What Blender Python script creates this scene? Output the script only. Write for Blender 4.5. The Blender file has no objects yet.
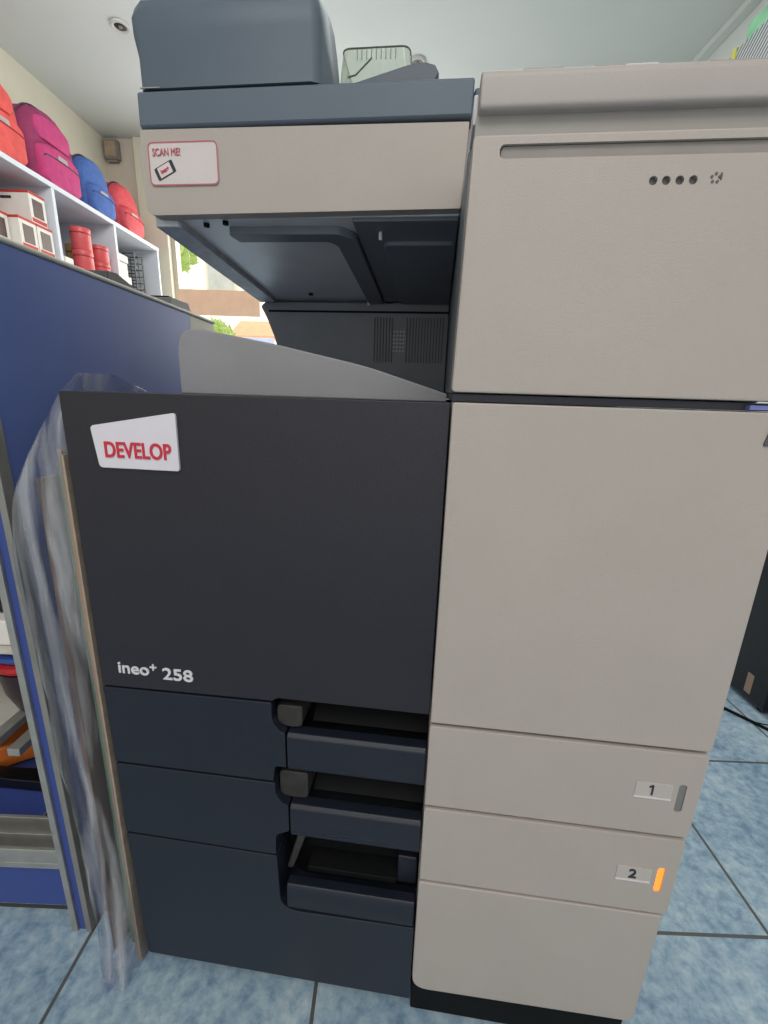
import bpy, bmesh, math, random
from mathutils import Vector, Matrix, noise
random.seed(4)
COL = bpy.context.scene.collection
TH = 0.10                                   # the shop is turned a little against the copier
RM = Matrix.Rotation(TH, 4, 'Z')
OFF = {}                                    # object name -> origin of its frame coordinates
ROOT_ROT = {}

# ------------------------------------------------------------------ materials
def lin(c):
    return tuple((v/255/12.92 if v/255 <= .04045 else ((v/255+.055)/1.055)**2.4) for v in c)
MC = {}
def mat(name, rgb, rough=.5, var=.06, scale=30, bump=0.0, bscale=400, metal=0, emit=0, spec=.5, alpha=1, trans=0, ior=1.45):
    if name in MC: return MC[name]
    m = bpy.data.materials.new(name); m.use_nodes = True
    nt = m.node_tree; b = nt.nodes['Principled BSDF']
    c = lin(rgb)
    tc = nt.nodes.new('ShaderNodeTexCoord')
    nz = nt.nodes.new('ShaderNodeTexNoise'); nz.inputs['Scale'].default_value = scale; nz.inputs['Detail'].default_value = 4
    nt.links.new(tc.outputs['Object'], nz.inputs['Vector'])
    rp = nt.nodes.new('ShaderNodeValToRGB')
    rp.color_ramp.elements[0].position = .3; rp.color_ramp.elements[1].position = .7
    rp.color_ramp.elements[0].color = tuple(v*(1-var) for v in c)+(1,)
    rp.color_ramp.elements[1].color = tuple(min(1, v*(1+var)) for v in c)+(1,)
    nt.links.new(nz.outputs['Fac'], rp.inputs['Fac'])
    nt.links.new(rp.outputs['Color'], b.inputs['Base Color'])
    b.inputs['Roughness'].default_value = rough
    b.inputs['Metallic'].default_value = metal
    b.inputs['Specular IOR Level'].default_value = spec
    b.inputs['IOR'].default_value = ior
    b.inputs['Alpha'].default_value = alpha
    b.inputs['Transmission Weight'].default_value = trans
    if emit:
        nt.links.new(rp.outputs['Color'], b.inputs['Emission Color']); b.inputs['Emission Strength'].default_value = emit
    if bump:
        n2 = nt.nodes.new('ShaderNodeTexNoise'); n2.inputs['Scale'].default_value = bscale
        nt.links.new(tc.outputs['Object'], n2.inputs['Vector'])
        bp = nt.nodes.new('ShaderNodeBump'); bp.inputs['Strength'].default_value = bump; bp.inputs['Distance'].default_value = .002
        nt.links.new(n2.outputs['Fac'], bp.inputs['Height']); nt.links.new(bp.outputs['Normal'], b.inputs['Normal'])
    MC[name] = m
    return m

WHITE  = mat('warm_white_plastic', (172,162,155), .5, .02, 14, .15, 900)
WHITE2 = mat('warm_white_plastic_edge', (169,160,155), .5, .03, 14, .1, 900)
DARK   = mat('charcoal_plastic', (37,35,43), .4, .04, 20, .2, 900)
NAVY   = mat('blue_black_plastic', (27,31,43), .42, .04, 20, .2, 900)
SLATE  = mat('slate_plastic', (88,99,111), .5, .03, 12, .07, 900)
UNDER  = mat('underside_lit_plastic', (226,229,234), .38, .04, 20, .02, 500, metal=.35, spec=1.0)  # base colour paled to carry the window's reflection on the underside
UNDERD = mat('underside_dark_plastic', (104,110,120), .35, .05, 20, .1, 500)
INNER  = mat('inner_charcoal_plastic', (112,118,126), .45, .06, 20, .1, 500)
TRAY   = mat('tray_grey_plastic', (148,147,151), .55, .03, 14, .2, 800)
BLACK  = mat('black_plastic', (13,14,16), .7, .1, 40, spec=.2)
GROOVE = mat('groove_grey', (142,134,129), .6, .05, 40)
DOTM   = mat('dot_grey', (92,88,86), .6, .05, 40)
GREASE = mat('worn_grip_plastic', (52,48,46), .55, .35, 60)
PRINTW = mat('printed_white', (214,210,214), .5, .02)
PRINTR = mat('printed_red', (196,44,62), .5, .03)
PRINTP = mat('printed_pink_red', (186,96,108), .5, .03)
PRINTK = mat('printed_black', (45,48,56), .5, .03)
BADGE  = mat('badge_white', (214,208,216), .35, .02)
LABELW = mat('label_window_grey', (182,174,168), .4, .02)
ORANGE = mat('orange_light', (255,122,40), .4, .04, emit=1.6)
INDG   = mat('grey_light_window', (118,116,114), .3, .04)
METAL  = mat('aluminium', (176,174,168), .38, .12, 30, metal=.6)
METALD = mat('dull_aluminium', (140,138,134), .5, .12, 30, metal=.3)
BLUEL  = mat('blue_laminate', (92,112,176), .38, .07, 6)
BLUED  = mat('dark_blue_laminate', (58,74,140), .4, .06, 6)
BEIGE  = mat('beige_edging', (190,182,168), .5, .05, 20)
WALLM  = mat('cream_wall_paint', (212,208,190), .8, .03, 3, .1, 60)
WALLP  = mat('beige_pier_paint', (200,188,174), .8, .03, 3)
CEILM  = mat('white_ceiling_paint', (211,216,213), .8, .025, 2)
SHELFW = mat('white_shelf_board', (214,217,224), .5, .02, 8)
RED    = mat('red_fabric', (214,84,80), .75, .12, 30, .4, 600)
RED2   = mat('bright_red_fabric', (212,78,86), .6, .12, 30, .4, 600)
MAG    = mat('magenta_fabric', (190,64,120), .75, .12, 30, .4, 600)
MAGD   = mat('shaded_magenta_fabric', (146,56,98), .8, .12, 30, .4, 600)  # body colour deepened to carry the shaded side of the bag
BLUEF  = mat('blue_fabric', (70,104,172), .7, .12, 30, .4, 600)
BLUEFD = mat('dark_blue_fabric', (44,64,124), .7, .12, 30, .4, 600)
REDD   = mat('dark_red_fabric', (150,36,44), .7, .12, 30, .4, 600)
STRAP  = mat('dark_webbing', (92,64,84), .8, .1, 60)
CARDH = mat('hanging_brown_board', (236,196,166), .7, .05, 14)
CARD   = mat('brown_board', (150,126,108), .7, .08, 14)
CARDE  = mat('pale_board_edge', (158,142,126), .7, .15, 60)
CARDD  = mat('dark_board', (104,86,78), .7, .25, 24)
GREEN  = mat('green_sheet', (92,124,98), .6, .25, 24)
REDTIN = mat('red_tin', (210,86,88), .35, .06, 30)
GOLD   = mat('gold_tin', (170,140,84), .35, .08, 30)
PAPERW = mat('white_card_box', (224,218,210), .6, .03, 20)
REDPR  = mat('box_red_print', (186,56,50), .6, .08, 40)
DKWIN  = mat('box_dark_window', (74,48,42), .4, .3, 60)
BLACKM = mat('black_gloss', (14,14,17), .3, .15, 30)
BROWNG = mat('brown_tinted_screen', (164,142,122), .5, .15, 20)
GREYM  = mat('mid_grey_plastic', (128,124,118), .5, .05, 20)
ORNG   = mat('orange_plastic', (206,112,48), .45, .12, 20)

def clear_mat(name, tint, a_lo, a_hi, rough, scale, bump=.3):
    m = bpy.data.materials.new(name); m.use_nodes = True; nt = m.node_tree
    for n in list(nt.nodes): nt.nodes.remove(n)
    out = nt.nodes.new('ShaderNodeOutputMaterial')
    tr = nt.nodes.new('ShaderNodeBsdfTransparent'); tr.inputs['Color'].default_value = lin(tint)+(1,)
    pr = nt.nodes.new('ShaderNodeBsdfPrincipled'); pr.inputs['Base Color'].default_value = lin((206,206,210))+(1,)
    pr.inputs['Roughness'].default_value = rough; pr.inputs['Specular IOR Level'].default_value = .9
    tc = nt.nodes.new('ShaderNodeTexCoord'); mp = nt.nodes.new('ShaderNodeMapping'); mp.inputs['Scale'].default_value = (1,.6,.09)
    nz = nt.nodes.new('ShaderNodeTexNoise'); nz.inputs['Scale'].default_value = scale; nz.inputs['Detail'].default_value = 3; nz.inputs['Distortion'].default_value = .4
    nt.links.new(tc.outputs['Object'], mp.inputs['Vector']); nt.links.new(mp.outputs['Vector'], nz.inputs['Vector'])
    mr = nt.nodes.new('ShaderNodeMapRange'); mr.inputs['From Min'].default_value = .42; mr.inputs['From Max'].default_value = .68
    mr.inputs['To Min'].default_value = a_lo; mr.inputs['To Max'].default_value = a_hi
    nt.links.new(nz.outputs['Fac'], mr.inputs['Value'])
    bp = nt.nodes.new('ShaderNodeBump'); bp.inputs['Strength'].default_value = bump; bp.inputs['Distance'].default_value = .01
    nt.links.new(nz.outputs['Fac'], bp.inputs['Height']); nt.links.new(bp.outputs['Normal'], pr.inputs['Normal'])
    mx = nt.nodes.new('ShaderNodeMixShader')
    nt.links.new(mr.outputs['Result'], mx.inputs['Fac']); nt.links.new(tr.outputs[0], mx.inputs[1]); nt.links.new(pr.outputs[0], mx.inputs[2])
    nt.links.new(mx.outputs[0], out.inputs['Surface'])
    return m
POLY = clear_mat('clear_polythene', (238,240,246), .05, .46, .2, 60, .4)  # pale opacity streaks drawn as highlights on the wrinkles
CLEAR = clear_mat('clear_rigid_plastic', (214,228,208), .30, .50, .12, 12, .05)

def floor_mat():
    m = bpy.data.materials.new('blue_mottled_tile'); m.use_nodes = True; nt = m.node_tree; b = nt.nodes['Principled BSDF']
    N = nt.nodes.new; L = nt.links.new
    tc = N('ShaderNodeTexCoord'); sp = N('ShaderNodeSeparateXYZ'); L(tc.outputs['Object'], sp.inputs[0])
    def mth(op, a, v=None):
        n = N('ShaderNodeMath'); n.operation = op
        if hasattr(a, 'is_linked'): L(a, n.inputs[0])
        else: n.inputs[0].default_value = a
        if v is not None:
            if hasattr(v, 'is_linked'): L(v, n.inputs[1])
            else: n.inputs[1].default_value = v
        return n.outputs[0]
    T = .3333
    def edge(o, off):
        f = mth('FRACT', mth('DIVIDE', mth('SUBTRACT', o, off), T))
        return mth('MINIMUM', f, mth('SUBTRACT', 1.0, f))
    e = mth('MINIMUM', edge(sp.outputs['X'], -.107-3.333), edge(sp.outputs['Y'], .070-3.333))
    g = mth('LESS_THAN', e, .0075)
    n1 = N('ShaderNodeTexNoise'); n1.inputs['Scale'].default_value = 55; n1.inputs['Detail'].default_value = 8; n1.inputs['Roughness'].default_value = .65; n1.inputs['Distortion'].default_value = .15
    L(tc.outputs['Object'], n1.inputs['Vector'])
    n2 = N('ShaderNodeTexNoise'); n2.inputs['Scale'].default_value = 7; n2.inputs['Detail'].default_value = 5
    L(tc.outputs['Object'], n2.inputs['Vector'])
    s = mth('ADD', mth('MULTIPLY', n1.outputs['Fac'], .7), mth('MULTIPLY', n2.outputs['Fac'], .3))
    rp = N('ShaderNodeValToRGB'); cr = rp.color_ramp
    cr.elements[0].position = .36; cr.elements[0].color = lin((104,130,156))+(1,)
    cr.elements[1].position = .66; cr.elements[1].color = lin((178,194,202))+(1,)
    e2 = cr.elements.new(.5); e2.color = lin((142,165,182))+(1,)
    L(s, rp.inputs['Fac'])
    mx = N('ShaderNodeMix'); mx.data_type = 'RGBA'
    L(g, mx.inputs['Factor']); L(rp.outputs['Color'], mx.inputs['A']); mx.inputs['B'].default_value = lin((84,84,84))+(1,)
    L(mx.outputs['Result'], b.inputs['Base Color'])
    b.inputs['Roughness'].default_value = .32
    bp = N('ShaderNodeBump'); bp.inputs['Strength'].default_value = .5; bp.inputs['Distance'].default_value = .002
    L(mth('SUBTRACT', 1.0, g), bp.inputs['Height']); L(bp.outputs['Normal'], b.inputs['Normal'])
    return m
FLOOR = floor_mat()

# ------------------------------------------------------------------ geometry helpers
def rpoly(pts, rad, n=5):
    """polygon with rounded corners; rad one number or one per corner"""
    if not isinstance(rad, (list, tuple)): rad = [rad]*len(pts)
    out = []
    k = len(pts)
    for i, p in enumerate(pts):
        r = rad[i]; p = Vector(p)
        if r <= 0: out.append(p); continue
        a = (Vector(pts[i-1])-p); b = (Vector(pts[(i+1) % k])-p)
        ra = min(r, a.length*.49, b.length*.49)
        A = p+a.normalized()*ra; B = p+b.normalized()*ra
        for j in range(n+1):
            t = j/n
            out.append(A*(1-t)**2 + p*2*t*(1-t) + B*t*t)
    return [tuple(v) for v in out]
def rect(x0, x1, z0, z1): return [(x0,z0),(x1,z0),(x1,z1),(x0,z1)]

class MB:
    def __init__(s): s.bm = bmesh.new()
    def box(s, x0, x1, y0, y1, z0, z1):
        vs = [s.bm.verts.new(p) for p in [(x0,y0,z0),(x1,y0,z0),(x1,y1,z0),(x0,y1,z0),(x0,y0,z1),(x1,y0,z1),(x1,y1,z1),(x0,y1,z1)]]
        for f in [(0,3,2,1),(4,5,6,7),(0,1,5,4),(1,2,6,5),(2,3,7,6),(3,0,4,7)]: s.bm.faces.new([vs[i] for i in f])
        return s
    def prism(s, poly, a0, a1, axis='y'):
        def P(p, a):
            return {'y': (p[0], a, p[1]), 'x': (a, p[0], p[1]), 'z': (p[0], p[1], a)}[axis]
        A = [s.bm.verts.new(P(p, a0)) for p in poly]; B = [s.bm.verts.new(P(p, a1)) for p in poly]
        k = len(poly)
        s.bm.faces.new(A); s.bm.faces.new(B[::-1])
        for i in range(k): s.bm.faces.new([A[i], B[i], B[(i+1) % k], A[(i+1) % k]])
        return s
    def loft(s, rings, cap=True):
        R = [[s.bm.verts.new(p) for p in r] for r in rings]; k = len(rings[0])
        for a, b in zip(R, R[1:]):
            for i in range(k): s.bm.faces.new([a[i], a[(i+1) % k], b[(i+1) % k], b[i]])
        if cap: s.bm.faces.new(R[0][::-1]); s.bm.faces.new(R[-1])
        return s
    def tube(s, pts, r, n=8, closed=False):
        pts = [Vector(p) for p in pts]; rings = []
        for i, p in enumerate(pts):
            if closed: t = pts[(i+1) % len(pts)]-pts[i-1]
            else: t = pts[min(i+1, len(pts)-1)]-pts[max(i-1, 0)]
            t.normalize(); up = Vector((0,0,1)) if abs(t.z) < .9 else Vector((1,0,0))
            u = t.cross(up).normalized(); v = t.cross(u)
            rings.append([p+u*r*math.cos(2*math.pi*j/n)+v*r*math.sin(2*math.pi*j/n) for j in range(n)])
        if closed: rings.append(rings[0]); return s.loft(rings, False)
        return s.loft(rings)
    def lathe(s, prof, c, n=28):
        """profile [(r, z)] round the z axis at c"""
        rings = [[(c[0]+r*math.cos(2*math.pi*j/n), c[1]+r*math.sin(2*math.pi*j/n), c[2]+z) for j in range(n)] for r, z in prof]
        return s.loft(rings)
    def build(s, name, m, parent=None, bevel=0, seg=2, base=None, frame='machine', label=None, ang=35):
        bmesh.ops.recalc_face_normals(s.bm, faces=s.bm.faces)
        if parent is None:
            if base is None:
                xs = [v.co.copy() for v in s.bm.verts]
                base = Vector((sum(v.x for v in xs)/len(xs), sum(v.y for v in xs)/len(xs), min(v.z for v in xs)))
            off = Vector(base)
        else: off = OFF[parent.name]
        bmesh.ops.translate(s.bm, verts=s.bm.verts, vec=-off)
        me = bpy.data.meshes.new(name); s.bm.to_mesh(me); s.bm.free()
        me.polygons.foreach_set('use_smooth', [True]*len(me.polygons)); me.set_sharp_from_angle(angle=math.radians(ang))
        me.materials.append(m)
        o = bpy.data.objects.new(name, me); COL.objects.link(o); OFF[o.name] = off
        if parent is not None: o.parent = parent
        else: place(o, off, frame)
        if bevel:
            b = o.modifiers.new('bevel', 'BEVEL'); b.width = bevel; b.segments = seg; b.limit_method = 'ANGLE'; b.angle_limit = math.radians(40); b.harden_normals = True
        if label: o['label'] = label
        return o
def place(o, loc, frame):
    if frame == 'room': o.location = RM @ Vector(loc); o.rotation_euler = (0,0,TH)
    else: o.location = loc
def tag(o, label, cat, group=None):
    o['label'] = label; o['category'] = cat
    if group: o['group'] = group
    return o
def struct(o): o['kind'] = 'structure'; return o
def thing(name, label, cat, loc, frame='room', group=None):
    o = bpy.data.objects.new(name, None); o.empty_display_size = .05; COL.objects.link(o)
    place(o, loc, frame); OFF[o.name] = Vector(loc)
    return tag(o, label, cat, group)
def cut(o, cutters):
    """subtract cutter meshes (same coordinates as o's parent frame) after baking o's bevel"""
    off = OFF[o.name]
    for c in cutters:
        bmesh.ops.recalc_face_normals(c.bm, faces=c.bm.faces)
        bmesh.ops.translate(c.bm, verts=c.bm.verts, vec=-off)
        me = bpy.data.meshes.new('tmp'); c.bm.to_mesh(me); c.bm.free()
        t = bpy.data.objects.new('tmp', me); COL.objects.link(t); t.parent = o.parent
        md = o.modifiers.new('cut', 'BOOLEAN'); md.operation = 'DIFFERENCE'; md.object = t; md.solver = 'EXACT'
        dg = bpy.context.evaluated_depsgraph_get(); dg.update()
        nm = bpy.data.meshes.new_from_object(o.evaluated_get(dg))
        o.modifiers.clear(); o.data = nm
        bpy.data.objects.remove(t)
    nm.polygons.foreach_set('use_smooth', [False]*len(nm.polygons))
def text(s, name, m, parent, x0, x1, z0, z1, y, bold=0.0, frame_vec=None, rot=0, depth=.0006):
    cu = bpy.data.curves.new('t', 'FONT'); cu.body = s; cu.size = 1; cu.extrude = .02; cu.offset = bold
    t = bpy.data.objects.new('t', cu); COL.objects.link(t)
    dg = bpy.context.evaluated_depsgraph_get(); dg.update()
    me = bpy.data.meshes.new_from_object(t.evaluated_get(dg)); bpy.data.objects.remove(t)
    xs = [v.co.x for v in me.vertices]; ys = [v.co.y for v in me.vertices]
    ax, bx, ay, by = min(xs), max(xs), min(ys), max(ys)
    off = OFF[parent.name]; cx, cz = (x0+x1)/2, (z0+z1)/2
    for v in me.vertices:
        X = (v.co.x-ax)/(bx-ax)*(x1-x0)+x0-cx; Z = (v.co.y-ay)/(by-ay)*(z1-z0)+z0-cz
        X, Z = X*math.cos(rot)-Z*math.sin(rot), X*math.sin(rot)+Z*math.cos(rot)
        v.co = Vector((X+cx, y - (depth if v.co.z > 0 else -depth), Z+cz))-off
    me.materials.clear(); me.materials.append(m); me.name = name
    o = bpy.data.objects.new(name, me); COL.objects.link(o); o.parent = parent; OFF[o.name] = off
    return o
def circ(cx, cz, r, n=20): return [(cx+r*math.cos(2*math.pi*i/n), cz+r*math.sin(2*math.pi*i/n)) for i in range(n)]

# ================================================================== ROOM
XL, XR, YB, ZC, YF = -2.0, 1.95, 3.6, 2.6, -3.2
struct(MB().box(-3.4, 3.4, -3.4, 3.75, -.06, 0).build('floor', FLOOR, frame='room', base=(0,0,0)))
struct(MB().box(XL-.12, XR+.12, YF, YB+.12, ZC, ZC+.1).build('ceiling', CEILM, frame='room'))
struct(MB().box(XL-.12, XL, YF, YB+.12, 0, ZC).build('wall_left', WALLM, frame='room'))
struct(MB().box(XR, XR+.12, YF, YB+.12, 0, ZC).build('wall_right', CEILM, frame='room'))
w = MB()
w.box(XL, -1.76, YB, YB+.12, 0, ZC)
w.box(.9, XR, YB, YB+.12, 0, ZC)
w.box(-1.76, .9, YB, YB+.12, 2.15, ZC)
w.box(-1.76, .9, YB, YB+.12, 0, .95)
struct(w.build('wall_back', WALLP, frame='room'))
struct(MB().box(-1.76, -1.55, YB-.04, YB+.12, .95, ZC-.001).build('trim_1', WALLM, frame='room', bevel=.004))
struct(MB().box(XR-.05, XR-.001, YF, YB-.001, ZC-.035, ZC-.001).build('trim_2', CEILM, frame='room', bevel=.003))
# window frame standing in the opening: slim beige reveal
w = MB()
w.box(-1.55, -1.515, YB+.01, YB+.09, .95, 2.15)
w.box(.865, .9, YB+.01, YB+.09, .95, 2.15)
w.box(-1.515, .865, YB+.01, YB+.09, 2.115, 2.15)
w.box(-1.515, .865, YB+.01, YB+.09, .95, .985)
struct(w.build('window_1', BEIGE, frame='room', bevel=.003))

# street beyond the window; building, awning, sign and leaves glow in place of daylight
struct(MB().box(-9, 9, 3.8, 16, -.12, -.02).build('ground', mat('street_asphalt', (150,146,140), .9, .1, 5), frame='room'))
fac = thing('street_building', 'pale cream building across the street beyond the window', 'building', (-1.5, 9.0, -.02))
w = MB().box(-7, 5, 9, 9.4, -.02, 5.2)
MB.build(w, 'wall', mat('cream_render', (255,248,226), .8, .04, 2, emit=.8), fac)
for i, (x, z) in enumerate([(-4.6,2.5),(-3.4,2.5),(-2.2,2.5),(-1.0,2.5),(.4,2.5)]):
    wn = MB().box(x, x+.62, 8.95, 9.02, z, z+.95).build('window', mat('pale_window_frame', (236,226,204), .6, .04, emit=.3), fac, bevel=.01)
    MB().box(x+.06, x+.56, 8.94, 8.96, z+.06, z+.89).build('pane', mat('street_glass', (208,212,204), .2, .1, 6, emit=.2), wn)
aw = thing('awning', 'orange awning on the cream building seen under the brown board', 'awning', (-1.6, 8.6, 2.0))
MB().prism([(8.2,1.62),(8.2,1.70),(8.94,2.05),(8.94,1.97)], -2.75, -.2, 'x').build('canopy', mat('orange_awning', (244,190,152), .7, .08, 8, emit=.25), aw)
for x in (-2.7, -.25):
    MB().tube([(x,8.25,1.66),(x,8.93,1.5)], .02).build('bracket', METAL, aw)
sg = thing('street_sign', 'pale blue and white sign board under the orange awning', 'sign', (-2.4, 7.6, -.02))
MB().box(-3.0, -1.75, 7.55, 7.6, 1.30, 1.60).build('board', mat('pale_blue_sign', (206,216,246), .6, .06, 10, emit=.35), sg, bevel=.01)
for x in (-2.9, -1.85):
    MB().tube([(x,7.62,-.02),(x,7.62,1.4)], .025).build('post', METAL, sg)
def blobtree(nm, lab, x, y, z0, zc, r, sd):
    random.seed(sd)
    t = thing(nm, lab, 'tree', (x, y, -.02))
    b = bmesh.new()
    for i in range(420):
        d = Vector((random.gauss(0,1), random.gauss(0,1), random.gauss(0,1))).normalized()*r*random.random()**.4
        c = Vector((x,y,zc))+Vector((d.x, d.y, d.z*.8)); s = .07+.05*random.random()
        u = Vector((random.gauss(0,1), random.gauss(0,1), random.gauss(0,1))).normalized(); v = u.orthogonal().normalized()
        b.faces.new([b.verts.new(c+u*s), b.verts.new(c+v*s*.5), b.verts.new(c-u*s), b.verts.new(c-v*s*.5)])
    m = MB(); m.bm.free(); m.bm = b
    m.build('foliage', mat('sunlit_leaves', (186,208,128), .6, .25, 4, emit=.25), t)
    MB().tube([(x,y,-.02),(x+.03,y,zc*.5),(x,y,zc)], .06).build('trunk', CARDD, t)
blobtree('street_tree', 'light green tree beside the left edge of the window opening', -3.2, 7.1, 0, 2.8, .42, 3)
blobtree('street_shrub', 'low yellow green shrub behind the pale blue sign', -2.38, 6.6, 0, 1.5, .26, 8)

# brown board hanging across the window
bd = thing('hanging_board', 'plain brown board hanging across the window opening', 'board', (-1.0, 3.35, 1.32))
MB().box(-1.40, -.765, 3.34, 3.36, 1.315, 1.50).build('panel', CARDH, bd, bevel=.003)
for x in (-1.3, -.87):
    MB().tube([(x,3.35,1.5),(x,3.35,ZC)], .0015, 6).build('hanging_wire', METAL, bd)

# downlights
def downlight(x, y, label):
    t = thing('ceiling_downlight', label, 'light', (x, y, ZC-.03), group='recessed ceiling downlights')
    m = MB()
    prof = [(.048,ZC-.001),(.048,ZC-.008),(.042,ZC-.012),(.031,ZC-.009),(.030,ZC-.001)]
    m.lathe([(r, z) for r, z in prof], (x, y, 0)); m.build('ring', mat('downlight_ring', (196,196,190), .4, .03), t)
    m = MB(); m.lathe([(.030,ZC-.003),(.030,ZC-.006),(.018,ZC-.008)], (x,y,0)); m.build('reflector', mat('dark_reflector', (34,36,36), .35, .1), t)
    m = MB(); m.lathe([(.010,ZC-.008),(.009,ZC-.012),(.004,ZC-.014)], (x,y,0)); m.build('bulb', mat('lamp_glass', (130,132,130), .2, .02), t)
downlight(-1.205, 2.49, 'round recessed downlight in the ceiling left of the copier')
downlight(.383, 2.70, 'round recessed downlight in the ceiling above the clear tub')

# sensor/fan box in the far corner
g = thing('wall_speaker', 'small grey framed box with brown face high in the far corner', 'wall box', (-1.93, 3.55, 2.40))
fr = MB().box(-1.985, -1.875, 3.55, 3.598, 2.445, 2.575).build('frame', GREYM, g, bevel=.006)
MB().box(-1.97, -1.89, 3.544, 3.551, 2.462, 2.560).build('grille', BROWNG, g, bevel=.002)
MB().box(-1.97, -1.89, 3.56, 3.59, 2.43, 2.4445).build('bracket', GREYM, g)

# ------------------------------------------------------------------ wall shelf with its goods
Z1 = 1.82; ZS = 1.43
sh = thing('wall_shelf', 'long white wall shelf unit with open cubbies under the backpacks', 'shelf', (-1.8, 2.2, ZS-.06))
MB().box(-1.998, -1.6, .65, 3.495, Z1-.026, Z1).build('top_board', SHELFW, sh, bevel=.0015)
MB().box(-1.998, -1.6, .65, 3.495, ZS-.026, ZS).build('bottom_board', SHELFW, sh, bevel=.0015)
MB().box(-1.998, -1.985, .66, 3.485, ZS, Z1-.026).build('back_board', SHELFW, sh)
for y in (.65, 1.215, 1.78, 2.345, 2.905, 3.47):
    MB().box(-1.985, -1.603, y, y+.024, ZS, Z1-.026).build('divider', SHELFW, sh, bevel=.001)
# lower run of the unit on the floor carries it
MB().box(-1.985, -1.65, .66, 3.485, 0, ZS-.026).build('lower_cabinet', mat('white_cabinet', (196,198,204), .5, .03), sh)

def arch(w_, h, n=10, top=.42, r=.03):
    pts = [(-w_/2, 0), (w_/2, 0)]
    a = [(w_/2*math.cos(t)*1.0, h-h*top+h*top*math.sin(t)) for t in [math.pi*i/n for i in range(n+1)]]
    pts = rpoly([(-w_/2+.0,0),(w_/2-.0,0)]+[], 0)
    return [(-w_/2+r,0),(w_/2-r,0),(w_/2,r)]+a+[(-w_/2,r)]
def backpack(y, w_, h, d, m1, m2, m3, label, front=-1.66, pockets=2, lean=0.):
    z = Z1; xb = front-d
    t = thing('backpack', label, 'backpack', (xb+d/2, y, z), group='backpacks on top of the white shelf')
    # body: lofted through the depth so the front bulges
    A = arch(w_, h)
    rings = []
    for f, sc in ((0,.86),(.08,.95),(.25,1.0),(.6,1.0),(.85,.96),(.96,.9),(1,.82)):
        rings.append([(xb+d*f - lean*(p[1]/h)*(.4+.6*f), y+p[0]*sc, z+max(0,p[1]*(.3+.7*sc)-.0)+ .001) for p in A])
    MB().loft(rings).build('body', m1, t, ang=50)
    xf = front-.004
    P = arch(w_*.82, h*.50, top=.25)
    rings = []
    for f, sc in ((0,1),(.6,1),(.85,.95),(1,.86)):
        rings.append([(xf-.02+.065*f - lean*.3, y+p[0]*sc, z+.012+p[1]*sc) for p in P])
    MB().loft(rings).build('front_pocket', m2, t, ang=50)
    if pockets > 1:
        P = arch(w_*.74, h*.30, top=.4)
        rings = []
        for f, sc in ((0,1),(.6,1),(1,.86)):
            rings.append([(xf-.012+.03*f - lean*.7, y+p[0]*sc, z+h*.56+p[1]*sc) for p in P])
        MB().loft(rings).build('upper_pocket', m2, t, ang=50)
    # zips
    zp = MB()
    pts = [(xf+.045-lean*.3, y-w_*.38*math.cos(a), z+h*.33+.015*math.sin(a)) for a in [math.pi*i/8 for i in range(9)]]
    zp.tube(pts, .004, 6)
    zp.build('zip', m3, t)
    zp = MB()
    pts = [(xb+d*.72-lean*.9*(.4+.6*.72)*((.58*h+.42*h*math.sin(a))/h), y-w_/2*1.012*math.cos(a), z+h*.58+h*.424*math.sin(a)) for a in [math.pi*i/16 for i in range(17)]]
    zp.tube(pts, .005, 6).build('zip', STRAP, t)
    pts = [(xb+.03-lean*.5, y-.05+.1*i/8, z+h-.012+.028*math.sin(math.pi*i/8)) for i in range(9)]
    MB().tube(pts, .008, 8).build('handle', STRAP, t)
    MB().prism(rpoly([(y-.04,z+h*.37),(y+.04,z+h*.37),(y+.035,z+h*.43),(y-.035,z+h*.43)], .008), xf+.038-lean*.4, xf+.047-lean*.4, 'x').build('patch', mat('patch_grey', (170,160,160), .5), t)
    for s in (-1, 1):
        MB().tube([(xb+.012, y+s*w_*.22, z+h*.86),(xb-.006, y+s*w_*.25, z+h*.5),(xb+.012, y+s*w_*.24, z+.05)], .011, 8).build('shoulder_strap', STRAP, t)
    return t
backpack(2.10, .35, .40, .22, RED, RED, REDD, 'red backpack at the near end of the white shelf, cut by the frame')
backpack(2.50, .37, .405, .24, MAGD, MAG, STRAP, 'magenta backpack between the red backpack and the blue backpack')
backpack(2.87, .30, .34, .22, BLUEF, BLUEF, BLUEFD, 'blue backpack between the magenta backpack and the far red backpack', pockets=1)
backpack(3.22, .31, .33, .20, RED2, RED2, REDD, 'shiny red backpack at the far end of the white shelf', pockets=1)

def gift_box(y, z, label, x1=-1.66):
    w_, d, h = .112, .24, .145
    t = thing('gift_box', label, 'box', (x1-d/2, y, z), group='white boxes with dark windows')
    MB().box(x1-d, x1, y-w_/2, y+w_/2, z, z+h-.012).build('carton', PAPERW, t, bevel=.001)
    MB().box(x1-d-.001, x1+.001, y-w_/2-.001, y+w_/2+.001, z+h-.012, z+h).build('lid', REDPR, t, bevel=.001)
    MB().box(x1-.001, x1+.0015, y-.035, y+.035, z+.03, z+.115).build('window', DKWIN, t)
    MB().box(x1-.001, x1+.001, y-.05, y+.05, z+.006, z+.024).build('red_band', REDPR, t)
    MB().box(x1-d*.62, x1-d*.38, y-w_/2-.001, y-w_/2+.002, z+.105, z+.118).build('printed_name', PRINTK, t)
gift_box(2.145, ZS, 'white box with dark window, lower left in the first cubby', -1.615)
gift_box(2.265, ZS, 'white box with dark window, lower one beside the cubby divider', -1.615)
gift_box(2.245, ZS+.146, 'white box with dark window, on top of the other two', -1.62)
gift_box(2.02, ZS, 'white box at the frame edge in the first cubby', -1.66)

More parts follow.
